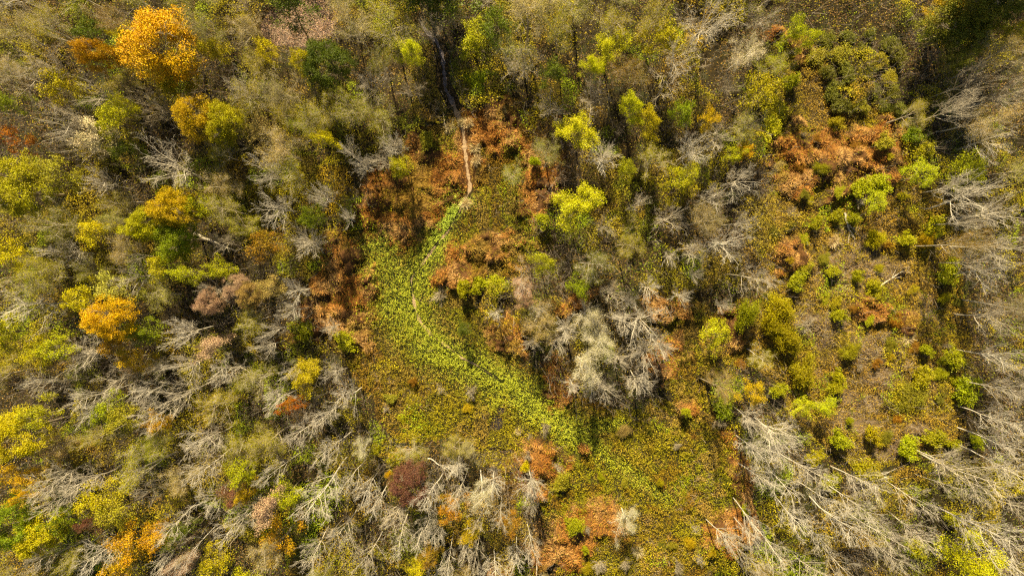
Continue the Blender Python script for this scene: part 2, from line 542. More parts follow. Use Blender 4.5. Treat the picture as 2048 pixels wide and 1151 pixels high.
def reed_proto(seed):
    rng = np.random.default_rng(seed)
    n = 260
    az = rng.uniform(0, 6.283, n); inc = rng.uniform(0.2, 1.35, n)
    d = np.stack([np.cos(az) * np.sin(inc), np.sin(az) * np.sin(inc), np.cos(inc)], 1)
    L = rng.uniform(0.6, 1.1, n)
    P = rng.normal(size=(n, 3)) * np.array([.12, .12, 0])
    v1, q1 = blade_quads(rng, P, d, L * .6, 0.03)
    d2 = norm(d + np.array([0, 0, -0.55]))
    v2, q2 = blade_quads(rng, P + d * (L * .6)[:, None], d2, L * .6, 0.022)
    v2[:, 2] = np.maximum(v2[:, 2], 0.02)
    V, Q, M, T = merge([(v1, q1, 0, rng.uniform(0.3, 1, n)), (v2, q2, 0, rng.uniform(.3, 1, n))])
    return None, mesh_quads('blades', V, Q, [LEAF], M, tone=T), 1.0, 1.7


for k_, cnt in (('B', 7), ('V', 8), ('K', 4), ('F', 5), ('L', 4), ('W', 3), ('M', 4)):
    TREE[k_] = [tree_proto(k_, 100 * ord(k_) + i) for i in range(cnt)]
for k_, cnt in (('S', 4), ('Y', 3), ('D', 3)):
    TREE[k_] = [shrub_proto(k_, 100 * ord(k_) + i) for i in range(cnt)]
TREE['T'] = [reed_proto(900 + i) for i in range(3)]

PAL = dict(org=(.72, .41, .02), orgd=(.54, .28, .03), gold=(.56, .37, .028), yel=(.62, .50, .022), yelp=(.64, .55, .31), yg=(.44, .41, .025),
           grn=(.22, .26, .016), lime=(.44, .45, .02), dkg=(.10, .125, .014), olv=(.38, .325, .05), olvd=(.20, .19, .03),
           tan=(.46, .325, .115), pink=(.52, .33, .20), red=(.46, .15, .04), burg=(.20, .09, .055), brn=(.35, .20, .045),
           rust=(.42, .21, .05), pgr=(.42, .395, .085), gry=(.44, .36, .13), olvy=(.46, .38, .042), beige=(.62, .47, .26))
# adjective of a colour, for labels
ADJ = dict(org='orange', orgd='dark orange', gold='golden', yel='yellow', yelp='pale yellow', yg='yellow green', grn='mid green', lime='bright green',
           dkg='dark green', olv='olive', olvd='dark olive', tan='tan', pink='pinkish', red='red', burg='burgundy', brn='brown', rust='rusty',
           pgr='pale green', gry='grey', olvy='olive yellow', beige='straw coloured')
HEIGHT = dict(B=10.0, V=10.0, K=7.5, F=10.5, L=9.0, W=8.0, M=11.0, S=2.4, Y=2.2, D=2.0, T=0.9)
NAME = dict(B='bare_tree', V='bare_tree', K='bare_tree', F='twiggy_tree', L='broadleaf_tree', W='feathery_tree', M='broadleaf_tree',
            S='shrub', Y='shrub', D='twiggy_shrub', T='reed_clump')
CAT = dict(B='bare tree', V='bare tree', K='bare tree', F='twiggy tree', L='tree', W='tree', M='tree', S='shrub', Y='shrub', D='shrub', T='reeds')
GROUP = dict(B='leafless trees of the wood', V='leafless trees of the wood', K='leafless trees of the wood', F='thinly leaved twiggy trees of the wood',
             L='autumn leaved trees of the wood', W='feathery yellow trees of the wood', M='autumn leaved trees of the wood',
             S='leafy shrubs in the clearing', Y='feathery shrubs in the clearing', D='leafless shrubs in the clearing', T='dry reed clumps')

# kind  x  y  crown width (photo pixels)  colour  [height in metres] | short name as a landmark | label; some dark olive rows carry cast shade in their colour
CATALOGUE = '''
M 320 90 146 org 12 | big orange tree | largest orange tree, a broad dense dome in the dark corner of the wood
M 352 150 92 olvy 8
M 198 112 66 orgd 10 | flat orange tree | flat topped dark orange tree beside the largest orange dome
L 247 120 44 orgd 9
F 410 48 78 pgr
L 443 95 58 olvy
F 20 62 85 gry
B 85 123 84 gry
F 40 145 95 tan
L 8 200 52 grn
L 10 275 58 red 10 | red corner tree | red leaved tree cut by the frame edge, the reddest of its side
M 45 375 120 olvy 10 | olive gold edge tree | broad olive gold dense tree at the frame edge under the red tree
L 112 338 74 olv
L 247 207 34 yg
L 225 238 64 yg 10 | yellow green twin | yellow green tree joined to a lower yellowish crown, amid grey bare branches
L 190 283 74 yelp
L 250 300 50 dkg 8
M 392 232 88 gold 10 | golden olive tree | golden olive dense tree above a big bare fan, joined to a greener twin
M 450 242 80 olvy 9.5
B 332 338 150 gry 12 | big bare fan | biggest bare tree of its side, pale limbs fanning out below the golden olive tree
B 470 172 95 gry
B 178 185 92 gry
B 110 222 84 gry
B 112 256 96 gry
B 145 285 84 gry
B 310 213 90 gry
L 183 65 60 dkg
F 220 30 64 tan
F 100 60 84 olv
B 70 15 70 gry
L 247 77 44 olvy
L 562 12 95 dkg 11 | dark green corner tree | dark green tree on the upper edge of the leaf strewn clearing
L 532 103 44 yel
L 597 122 40 yel
M 660 130 100 dkg 9 | round dark green tree | round dark green leafy tree below the leaf strewn clearing
F 772 45 120 olv
F 700 45 90 gry
W 822 103 56 yel 9 | yellow tree by track | yellow feathery tree beside the shaded grey end of the footpath
B 730 165 96 gry
B 825 172 66 gry
B 850 45 70 gry
S 952 163 46 lime 3 | lime track bush | bright green leafy bush beside the shaded end of the footpath
L 945 72 70 yg 7 | tall yellow green tree | tall yellow green tree standing over the bright green track bush
L 992 40 76 dkg 8
F 1005 105 92 pgr 6
L 649 280 44 yel
B 685 303 54 gry
K 725 322 50 gry
B 758 310 56 gry
B 530 345 72 gry
B 792 297 56 gry
L 808 333 52 yg 7
S 852 277 34 olv
F 562 300 95 tan
F 572 345 84 olvy
F 612 260 78 olv
F 695 213 84 olv
F 640 215 70 olvy
F 560 170 84 gry
F 505 200 74 olv
W 1224 93 72 yel 9 | upper yellow feather tree | vivid yellow feathery tree, the upper one above its darker small neighbour
W 1180 130 44 yel 8
W 1272 214 54 yel 9 | middle yellow feather tree | vivid yellow feathery tree touching a duller yellow crown, above the white starburst
W 1294 246 56 olvy 8
W 1160 264 74 yel 8 | pale yellow tree | pale yellow feathery tree above the white starburst tree beside rusty grass
L 1420 230 42 gold
L 1494 297 36 org 6 | small orange maple | small round orange tree beside the large patch of rusty grass
L 1468 308 40 yg 6
F 1058 35 130 gry
F 1124 55 90 olv
F 1307 22 90 olv
F 1214 40 84 olvy
L 1324 65 80 olvy
B 1424 35 135 gry 13 | top bare crown | wide bare tree with long white limbs against dark wood at the top edge
B 1050 122 90 gry 7
B 1100 213 84 gry 7
V 1354 145 120 gry 12 | slanting bare tree | bare tree with long pale limbs slanting up beside the feathery yellow trees
F 1264 143 84 brn
K 1210 307 78 gry 7 | white starburst tree | white starburst of bare limbs below the pale yellow tree
F 1500 100 74 yelp
B 1464 163 54 gry
L 1517 185 74 olvy
L 1370 220 54 grn
L 1257 347 44 yg
L 1370 353 58 yg
B 1390 312 86 gry
B 1497 350 100 gry 11 | fan by rusty grass | grey bare fan beside the edge of the large rusty grass patch
S 1070 320 22 lime
F 1028 345 50 pgr 5 | lone grey green sapling | lone grey green small tree at the rusty meadow edge beside the footpath
L 1107 133 60 dkg
L 1580 53 46 lime
L 1616 72 44 lime
S 1660 80 33 olvd 1.3
S 1700 70 30 olvd 1.1
S 1745 62 28 olvd 1.1
S 1780 85 32 olvd 1.4
S 1640 108 40 olv 1.5
S 1685 108 41 olv 1.6
S 1728 100 28 olvd 1.5
S 1768 118 34 olv 1.5
S 1805 105 38 olvd 1.8
S 1658 140 29 olvd 2.1
S 1700 142 38 olvd 1.6
S 1742 140 29 olvd 1.7
S 1785 150 33 olv 1.7
S 1672 175 42 olvd 2.0
S 1715 178 30 olvy 1.6 | big olive thicket | lightest olive yellow bush in the thicket above the large rusty grass patch
S 1755 176 27 olvd 1.5
S 1795 185 30 olvd 2.0
S 1690 208 40 olvd 1.8
S 1732 212 35 olv 1.6
S 1772 212 30 olvd 1.1
S 1808 218 29 olvd 1.5
S 1590 160 32 lime
S 1546 207 62 olvy
S 1552 250 50 yg
S 1680 243 30 olvy
Y 1640 337 30 yg 1.8 | yellow tuft in rust | bright yellow green tuft growing in the large rusty grass patch
S 1766 362 44 lime
S 1726 374 42 lime
L 1850 350 60 lime 6 | green edge bush | bright green bush below the long dark shadow strip
S 1840 270 44 grn
S 1850 305 44 yg
L 1930 340 80 yg 6
S 1763 290 40 olv
F 1816 230 64 olv 6
M 1898 28 90 gold 7 | gold corner tree | golden olive tree at the top edge, casting the long dark shadow
L 1953 50 58 olvy
L 2033 68 54 yel
L 2030 32 50 pink
L 1909 128 40 olvd
F 2000 115 84 tan
B 1926 212 72 gry
B 1960 155 80 gry
B 2020 185 95 gry
B 2005 275 105 gry
B 1936 368 74 gry
F 1980 230 80 tan
M 343 414 84 gold 10 | golden brown tree | golden brown tree whose crown overlaps a rich green one below it
M 290 448 72 yg 9 | rich yellow green tree | rich yellow green tree pressed against the golden brown tree
M 350 474 84 grn 8
L 397 411 60 yg
F 443 417 80 olv
M 213 640 92 org 11 | bright orange tree | bright orange tree with a square crown, the brightest of its side
L 230 686 50 orgd 8
L 163 587 58 yel
L 230 584 76 pgr
L 262 722 58 gold 8
L 293 664 68 grn 8 | green neighbour tree | mid green tree next to the bright orange tree
L 183 467 58 yel
F 110 437 95 olvd
B 113 504 92 gry
L 20 510 64 yel
F 83 527 74 olvy
F 70 555 110 olv
V 62 615 120 gry
L 313 524 54 olvy
F 250 515 74 tan
B 245 548 84 gry
L 387 547 52 yg
L 443 537 46 yg
K 407 584 74 gry 8 | purple white starburst | purplish white starburst of bare limbs beside the pink leaved trees
M 477 577 58 pink 8 | pink tree | rosy pink tree above a peach coloured one
M 425 606 52 pink 8
M 500 584 52 tan 8
L 420 690 58 pink 8 | peach tree | peach coloured thin tree standing alone among bare trees
K 297 744 54 gry 8
B 355 735 84 gry
V 443 752 90 gry
B 360 664 78 gry
B 150 707 100 gry
L 117 690 64 yg
L 20 667 70 yg
L 77 700 60 olvy
V 233 757 74 gry
K 612 480 76 gry 7 | white fan in shadow | white bare fan casting stripes over the dark hollow
K 595 580 72 gry 7 | dense white burst | densest round burst of pale bare twigs, beside the rusty mounds
K 689 437 48 gry 6
B 642 397 60 gry
B 549 411 86 gry
L 539 484 64 brn
L 541 580 52 tan
L 629 430 48 grn
K 662 654 42 gry 5
B 569 624 52 gry
B 542 660 58 gry
B 525 694 54 gry
V 569 730 54 gry
W 612 755 76 olvy 7 | mossy yellow tree | mossy yellow feathery tree amid the leaning bare trees
B 659 757 66 gry
D 879 590 44 gry 2
L 929 662 34 dkg 4 | dark sapling | small dark tree with a white top standing in the bright green band
K 992 626 44 gry 6
S 925 574 34 yg
S 959 571 34 yg
S 995 570 46 lime
S 685 678 46 yg
S 600 664 50 yg
T 932 407 26 beige
T 899 253 24 beige
T 937 247 22 beige
T 949 297 22 beige
T 952 322 22 beige
T 922 243 18 beige
W 1147 412 90 yel 10 | tall lemon tree | tall lemon yellow feathery tree standing at the marsh edge with dark trunks
S 1087 437 36 yg
B 1211 454 66 gry
F 1257 487 76 olv
B 1340 434 84 gry 9 | white forked tree | white forked bare tree with a bright crooked trunk
F 1417 441 74 tan
B 1457 478 100 gry 10 | white comb tree | bare tree with white limbs combed sideways, below the tan fuzzy tree
B 1394 500 64 gry
K 1354 512 48 gry
B 1271 411 50 gry
B 1434 398 64 gry
B 1487 442 66 gry
V 1507 550 72 gry
K 1394 547 44 gry
B 1301 577 58 gry
K 1374 590 52 gry
B 1224 584 84 gry
K 1454 614 42 gry 5
F 1040 564 64 pink 8 | pinkish fuzzy tree | pinkish grey fuzzy tree at the marsh edge with a red patch below
L 1050 602 36 pink 6
F 1100 637 92 tan
B 1110 690 74 gry
K 1067 687 50 gry 7
F 1167 730 84 yelp 9 | cream tree | creamy yellow fuzzy tree whose shadow falls on the green band
F 1214 680 84 yelp
F 1170 627 66 yelp
B 1287 645 112 gry 11 | grand white tree | grandest white bare tree of the middle wood, its limbs spread all round
B 1297 704 90 gry
K 1330 692 56 gry 8
B 1280 756 66 gry
B 1222 785 66 gry
K 1150 775 44 gry
K 1140 662 64 gry 7
K 1243 722 66 gry 7
B 1190 772 64 gry 7
K 1078 622 54 gry 7
K 1258 602 50 gry 6
B 1250 640 80 gry 8
Y 1500 630 54 yg 4
L 1430 670 66 yg 6 | half bare yellow tree | yellow green tree with white bare limbs showing on its shaded side
F 1524 707 56 olvy 6
L 1087 540 54 yg
L 1157 566 54 grn
F 1174 524 84 olvd
S 1680 427 34 yg
S 1714 437 26 yg
L 1753 400 48 lime 4
S 1640 447 26 yg
Y 1764 474 38 yel 2.6 | yellow ball bush | round golden yellow bush in the open scrub
S 1873 454 40 yg
Y 1861 480 32 gold
S 1820 480 36 yg
S 1913 547 50 lime 3 | scrub corner bush | large bright yellow green bush beside the dark shadows of bare trees
S 1726 551 26 yg
S 1760 577 38 olvy
Y 1762 537 20 olvy 1
S 1686 630 32 yg
S 1596 564 38 yg
Y 1570 617 64 olvy 4 | long mossy hedge | olive yellow feathery thicket, the upper end of the long mossy row
Y 1586 677 64 olvy 4
Y 1558 650 46 olvy 4
Y 1703 704 38 olvy
S 1863 700 26 yg
S 1913 717 42 yg
Y 1616 750 60 olvy 3.5
S 1683 757 32 yg
S 1856 756 46 olvy
Y 1796 644 32 rust 1.5 | rusty tuft | small rusty orange tuft in the grey dead grass
S 1900 597 22 yg
D 1616 650 44 olv
B 1953 404 125 gry 11 | great scrub fan | great bare tree whose white limbs reach over the open scrub
B 2009 425 110 gry
B 1946 440 66 gry
B 2013 487 80 gry
B 1970 524 84 gry
B 2003 546 84 gry
B 2016 640 84 gry
B 2013 717 84 gry
F 1940 486 74 brn
F 2040 607 66 tan
M 43 864 98 yel 9 | mottled yellow tree | mottled yellow green dense tree at the frame edge above orange twigs
L 70 828 66 yg
L 213 811 62 lime 9 | bright green tree | bright green tree among leaning grey branches
L 246 848 66 olv
L 319 841 42 org 7 | salmon orange tree | small salmon orange tree between leaning bare trees
M 23 1044 104 grn 10 | rich green corner tree | rich green dense tree in the corner beside a bright yellow one
M 76 1066 92 yel 9 | bright yellow tree | bright yellow dense tree in front of the rich green corner tree
L 130 1045 70 grn 8
L 60 961 44 org
L 8 957 48 org
L 63 994 24 org
L 262 1097 92 orgd 8 | peach orange bush | wide peach orange tree in the lower corner wood
L 238 1132 60 org 8
L 309 1077 62 orgd
L 180 1044 28 burg
L 466 990 58 burg 8 | wine red tree | wine red thin tree mixed with white bare limbs
L 499 981 40 gold
F 283 944 104 olvy
L 216 994 74 olvy
L 226 1031 72 olv
V 66 784 90 gry
V 163 798 90 gry
V 185 808 66 gry
V 280 788 66 gry
V 359 786 90 gry
V 293 828 78 gry
V 396 891 90 gry
V 409 930 74 gry
V 87 964 84 gry
V 160 974 86 gry
V 100 1009 74 gry
V 309 998 74 gry
V 429 1008 84 gry
V 492 1031 84 gry
V 456 1049 74 gry
V 200 1107 84 gry
V 309 1116 64 gry
V 83 1137 84 gry
V 326 1053 64 gry
F 359 1114 66 pink
L 476 944 54 lime
L 359 1061 48 dkg
V 549 805 72 gry
V 645 838 60 gry
V 602 864 66 gry
V 665 901 62 gry
V 549 951 66 gry
V 632 984 100 gry 15 | tallest leaning tree | tallest white bare tree, leaning among the slender ones beside the burgundy tree
V 728 988 66 gry
V 695 968 58 gry
V 752 1008 56 gry
V 795 1034 84 gry
V 678 1074 90 gry
V 615 1111 66 gry
F 532 1117 90 tan
V 738 1117 74 gry
V 788 1091 62 gry
V 831 1087 60 gry
V 861 1044 54 gry
V 881 1077 58 gry
V 895 1121 58 gry
V 868 998 70 gry
V 921 1001 56 gry
V 968 1051 54 gry
V 1001 1051 54 gry
V 958 1104 60 gry
V 925 1101 50 gry
K 984 981 60 pink 8
K 911 938 50 gry 6
K 821 911 44 gry 5
D 991 938 40 gry
M 821 968 84 burg 9 | burgundy tree | burgundy dense tree, the only dark red dome in the wood
S 778 954 18 org
L 908 1021 54 rust
L 831 1134 48 yel 7 | yellow bottom tree | deep yellow tree at the bottom edge below the burgundy tree
L 938 1074 44 gold
L 855 1107 44 brn
L 565 1074 84 orgd 8 | orange brown shrub tree | orange brown thin tree amid white fans
L 532 1014 64 pink
L 598 805 34 red
F 728 894 48 yelp 6 | cream tuft tree | cream coloured small tree at the marsh edge with a green flank
S 748 897 24 yg
F 821 901 62 olvy 5
F 915 894 60 olv 5
D 941 788 34 gry
F 941 905 44 gry 5
L 569 991 58 lime 7
S 788 918 26 lime
F 954 984 64 yelp
L 1018 1044 48 rust
F 1257 1044 66 yelp 6 | lone cream tree | lone cream white tree leaning over the rusty mounds of the open marsh
K 1061 974 60 gry 9 | tall white plume | tall white plume of bare limbs in the rusty grass
K 1067 1016 44 gry 7
V 1034 1121 60 gry
V 1057 1096 54 gry
S 1147 1051 38 yg 2.2 | bush in rusty mounds | yellow green leafy bush wedged among rusty mounds of the marsh
S 1127 968 38 olv
D 1090 858 34 gry
S 1054 934 22 yel
B 1513 841 66 gry
B 1523 908 74 gry
B 1526 968 70 gry
B 1513 1084 66 gry
B 1460 1100 56 gry
F 1440 780 62 tan
L 1510 788 54 gold 7 | amber tree | amber yellow tree at the scrub edge above grey bare trees
S 1450 818 42 grn
D 1446 848 34 gry
V 1496 1130 54 gry
D 1360 1140 30 gry
D 1254 1134 30 gry
D 1403 1124 28 gry
D 1200 1137 34 gry
L 1612 818 48 lime 4 | brightest scrub bush | brightest leafy green bush, joined to a twin in the scrub
L 1652 811 44 lime 4
S 1563 785 34 yg
S 1679 778 34 yg
S 1942 781 58 lime 3 | lower scrub bush | wide bright green bush beside white leaning trunks
S 1879 881 44 yg
S 1819 898 46 lime
S 1686 888 46 lime 2.8 | bush above white trees | bright green bush just above the crowd of white leaning trees
S 1749 874 36 olvy
S 1672 971 42 yg
S 1965 884 26 lime
S 1912 894 30 yg
S 1742 941 52 olvy
S 1839 1104 40 yg
Y 1825 795 70 olv
S 1636 921 34 olvy
S 1919 1041 32 yg
W 1945 1120 125 yel 6 | broad straw yellow tree | broad flat straw yellow tree in the lower corner
B 1563 868 95 gry 10 | dense grey thicket tree | dense grey bare tree at the head of the white leaning crowd
B 1573 903 78 gry
B 1895 928 92 gry 8 | white mop tree | white mop of bare twigs at the lower end of the scrub
V 1835 994 90 gry
V 1746 984 84 gry
V 1629 954 74 gry
V 1732 1021 74 gry
V 1696 1051 84 gry
V 1576 968 84 gry
V 1769 1077 84 gry
V 1845 1067 74 gry
V 1556 1101 84 gry
V 1696 1131 84 gry
V 1978 968 110 gry 14 | long white trunk | bare tree with the longest white trunk, leaning out of the frame
V 1998 1087 130 gry 15
V 2008 888 95 gry
V 2025 845 74 gry
V 2028 788 66 gry
V 2032 934 74 gry
V 1935 1001 66 gry
V 1790 1120 74 gry
V 1660 1010 60 gry
V 1520 1050 64 gry
'''

COL = C.collection
PLACED = []          # kind, x, y, width, colour, height, short, label, root


def place(kind, px, py, wpx, col, h, short=None, label=None, rng=random.Random(5)):
    tm, cm, ph, pw = rng.choice(TREE[kind])
    hc = h * {'V': .74, 'K': .78}.get(kind, .72)
    if 1030 < px < 1350 and 550 < py < 800 and kind in 'FBL' and not short:
        h = min(h, 7.6)
        hc = h * .72
    x, y = unproject(px, py, hc)
    if kind in 'SY':
        wpx = wpx * .9
        h = h * .8
    wm = wpx * (CAM_H - hc) / FPX
    root = bpy.data.objects.new(NAME[kind], None)
    root.empty_display_size = 0.5
    root.location = (float(x), float(y), float(ground_z(np.array([x]), np.array([y]))[0]) - 0.03)
    st = rng.uniform(.8, 1.22) if kind in 'SYDFLW' else rng.uniform(.92, 1.08)
    root.scale = (wm / pw * st, wm / pw / st, h / ph)
    root.rotation_euler = (rng.gauss(0, .03), rng.gauss(0, .03), rng.uniform(0, 6.283))
    COL.objects.link(root)
    pale = {'B': 0.80, 'V': 0.80, 'K': 0.86, 'F': 0.66, 'D': 0.6}.get(kind, 0.30) + rng.uniform(-.13, .10)
    if col in ('yelp', 'pink') and kind == 'F':
        pale += .35
    if kind in 'BVK' and (py < 230):
        pale -= 0.10
    c = PAL[col]; j = rng.uniform(0.86, 1.16)
    lr = rng.uniform(.94, 1.06)
    if kind == 'W' and col == 'yel':
        c = (c[0] * .86, c[1], c[2])
    if kind == 'Y':
        j *= .76
    if kind == 'S':
        j *= .78
    c = (min(c[0] * j * lr, .9), c[1] * j, c[2] * j)
    if tm:
        t = bpy.data.objects.new('stem' if kind in 'SYD' else 'trunk', tm); COL.objects.link(t); t.parent = root
        t.color = (*c, pale)
    k = bpy.data.objects.new({'T': 'blades', 'S': 'foliage', 'Y': 'foliage', 'D': 'twigs'}.get(kind, 'crown'), cm)
    COL.objects.link(k); k.parent = root
    k.color = (*c, pale)
    PLACED.append([kind, px, py, wpx, col, h, short, label, root])
    return root


# ------------------------------------------------------------------ the ground
def relief(px, py, x, y, Z):
    bil = 1.0 - np.abs(fbm(x, y, 2.6, 31, 3))
    dome = np.abs(fbm(x + 0.4 * y, y, 2.2, 41, 2))
    h = 0.10 * fbm(x, y, 3.0, 51, 3)
    dm2 = np.abs(fbm(x - 0.3 * y, y, 1.1, 43, 2))
    h = h + Z['rust'] * (0.1 + 1.1 * np.clip(dome, 0, 0.8) + .75 * np.clip(dm2, 0, .8))
    h = h + (Z['grey'] * 0.30 + 0.26 * Z['scrub'] + .22 * smooth(720, 820, py) * Z['marsh']) * fbm(x, y, 1.4, 61, 3)
    flat = smooth(7, 20, Z['path'])
    h = h * flat
    return h * (1 - Z['mud'] * .9) - 0.05 * Z['mud']


def ground_z(x, y):
    px, py = project(x, y, 0)
    return relief(px, py, x, y, zones(px, py))


def axis(lo, hi, st, far):
    core = np.arange(lo, hi + st, st)
    out = [st]; pos = hi
    ext = []
    while pos < far:
        out.append(out[-1] * 1.35); pos += out[-1]; ext.append(pos)
    ext = np.array(ext)
    low = lo - (ext - hi)
    return np.concatenate([low[::-1], core, ext])


def mix(a, b, w):
    return a + (b - a) * w[:, None]


def build_ground():
    xs = axis(-58, 58, 0.17, 500); ys = axis(-38, 34, 0.17, 500)
    X, Y = np.meshgrid(xs, ys)
    x, y = X.ravel(), Y.ravel()
    px, py = project(x, y, 0)
    px = np.clip(px, -2000, 4000); py = np.clip(py, -2000, 4000)
    Z = zones(px, py)
    z = relief(px, py, x, y, Z)
    n = fbm(x, y, 4, 71); n2 = fbm(x, y, 1.2, 81)
    c = np.tile(np.array([.034, .025, .009]), (len(x), 1))                       # leaf litter under the trees, colour darkened to deepen the shade there
    c = mix(c, np.array([.055, .037, .015]), smooth(0, .7, n) * .8)
    c = mix(c, np.array([.05, .055, .015]), smooth(.1, .8, n2) * .6)
    ms = Z['marsh'].astype(float)
    c = mix(c, np.array([.030, .024, .008]), ms)
    sc = Z['scrub'].astype(float)
    c = mix(c, np.array([.065, .045, .016]), sc)
    c = mix(c, np.array([.15, .105, .06]), Z['grey'] * .8)
    c = mix(c, np.array([.022, .026, .006]), Z['band'] * .9)
    c = mix(c, np.array([.11, .05, .016]), Z['rust'])
    c = mix(c, np.array([.17, .115, .08]), Z['clear'])
    c = mix(c, np.array([.040, .030, .027]), Z['mud'])
    nx, ny = len(xs), len(ys)
    i = (np.arange(ny - 1)[:, None] * nx + np.arange(nx - 1)[None]).ravel()
    Q = np.stack([i, i + 1, i + 1 + nx, i + nx], 1)
    me = mesh_quads('ground', np.stack([x, y, z], 1), Q, [SOIL], smooth_=True, hue=c)
    o = bpy.data.objects.new('ground', me); COL.objects.link(o); o['kind'] = 'structure'


def build_path():
    """a trodden strip 4 mm and more above the flat ground beside it"""
    rng = np.random.default_rng(4)
    P = np.array(PATH, float)
    t = np.concatenate([[0], np.cumsum(np.hypot(*np.diff(P, axis=0).T))])
    tt = np.arange(0, t[-1], 4.0)
    qx = np.interp(tt, t, P[:, 0]); qy = np.interp(tt, t, P[:, 1])
    for _ in range(3):
        qx[1:-1] = (qx[:-2] + 2 * qx[1:-1] + qx[2:]) / 4; qy[1:-1] = (qy[:-2] + 2 * qy[1:-1] + qy[2:]) / 4
    x, y = unproject(qx, qy, 0)
    tx = np.gradient(x); ty = np.gradient(y); ln = np.hypot(tx, ty)
    nxv, nyv = -ty / ln, tx / ln
    w = 0.18 + 0.06 * vnoise(tt * .05, tt * 0, 5) + 0.09 * vnoise(tt * .21, tt * 0, 6)
    w = w - 0.03 * smooth(220, 150, qy)
    w = np.where(qy > 385, w * .7 * (.12 + .88 * smooth(-.25, .15, vnoise(tt * .045, tt * 0, 12))), w)
    w[-20:] *= np.linspace(1, .05, 20); w[:8] *= np.linspace(.1, 1, 8)
    cols = []; V = []
    for k, f in enumerate((-1, -.5, 0, .5, 1)):
        j = 1 + 0.25 * vnoise(tt * .13 + 9 * k, tt * 0, 8 + k) * abs(f)
        V.append(np.stack([x + nxv * w * f * j, y + nyv * w * f * j, np.full(len(x), 0.022 - .010 * abs(f))], 1))
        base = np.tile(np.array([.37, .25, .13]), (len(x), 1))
        base = mix(base, np.array([.17, .14, .13]), smooth(225, 190, qy))  # upper end greyed and darkened: shade put into the path's colour
        cols.append(base)
    V = np.stack(V, 1); n = len(x)
    i = (np.arange(n - 1)[:, None] * 5 + np.arange(4)[None]).ravel()
    Q = np.stack([i, i + 5, i + 6, i + 1], 1)
    me = mesh_quads('path', V.reshape(-1, 3), Q, [SOIL], smooth_=True, hue=np.stack(cols, 1).reshape(-1, 3))
    o = bpy.data.objects.new('path', me); COL.objects.link(o); o['kind'] = 'structure'


def stuff(name, label, parts, mat):
    V = []; Q = []; H = []; o = 0
    for v, q, h in parts:
        V.append(v); Q.append(q + o); H.append(h); o += len(v)
    H = np.concatenate(H); lum = H @ np.array([.3, .6, .1])
    H = lum[:, None] + (H - lum[:, None]) * 1.12
    me = mesh_quads(name, np.concatenate(V), np.concatenate(Q), [mat], hue=np.clip(H, 0.004, .9))
    ob = bpy.data.objects.new(name, me); COL.objects.link(ob)
    ob['kind'] = 'stuff'; ob['label'] = label


def scatter(rng, n, pad=110):
    px = rng.uniform(-pad, 2048 + pad, n); py = rng.uniform(-pad, 1151 + pad, n)
    x, y = unproject(px, py, 0)
    Z = zones(px, py)
    return px, py, x, y, relief(px, py, x, y, Z), Z


def pick(Z, m):
    return {k: v[m] for k, v in Z.items()}


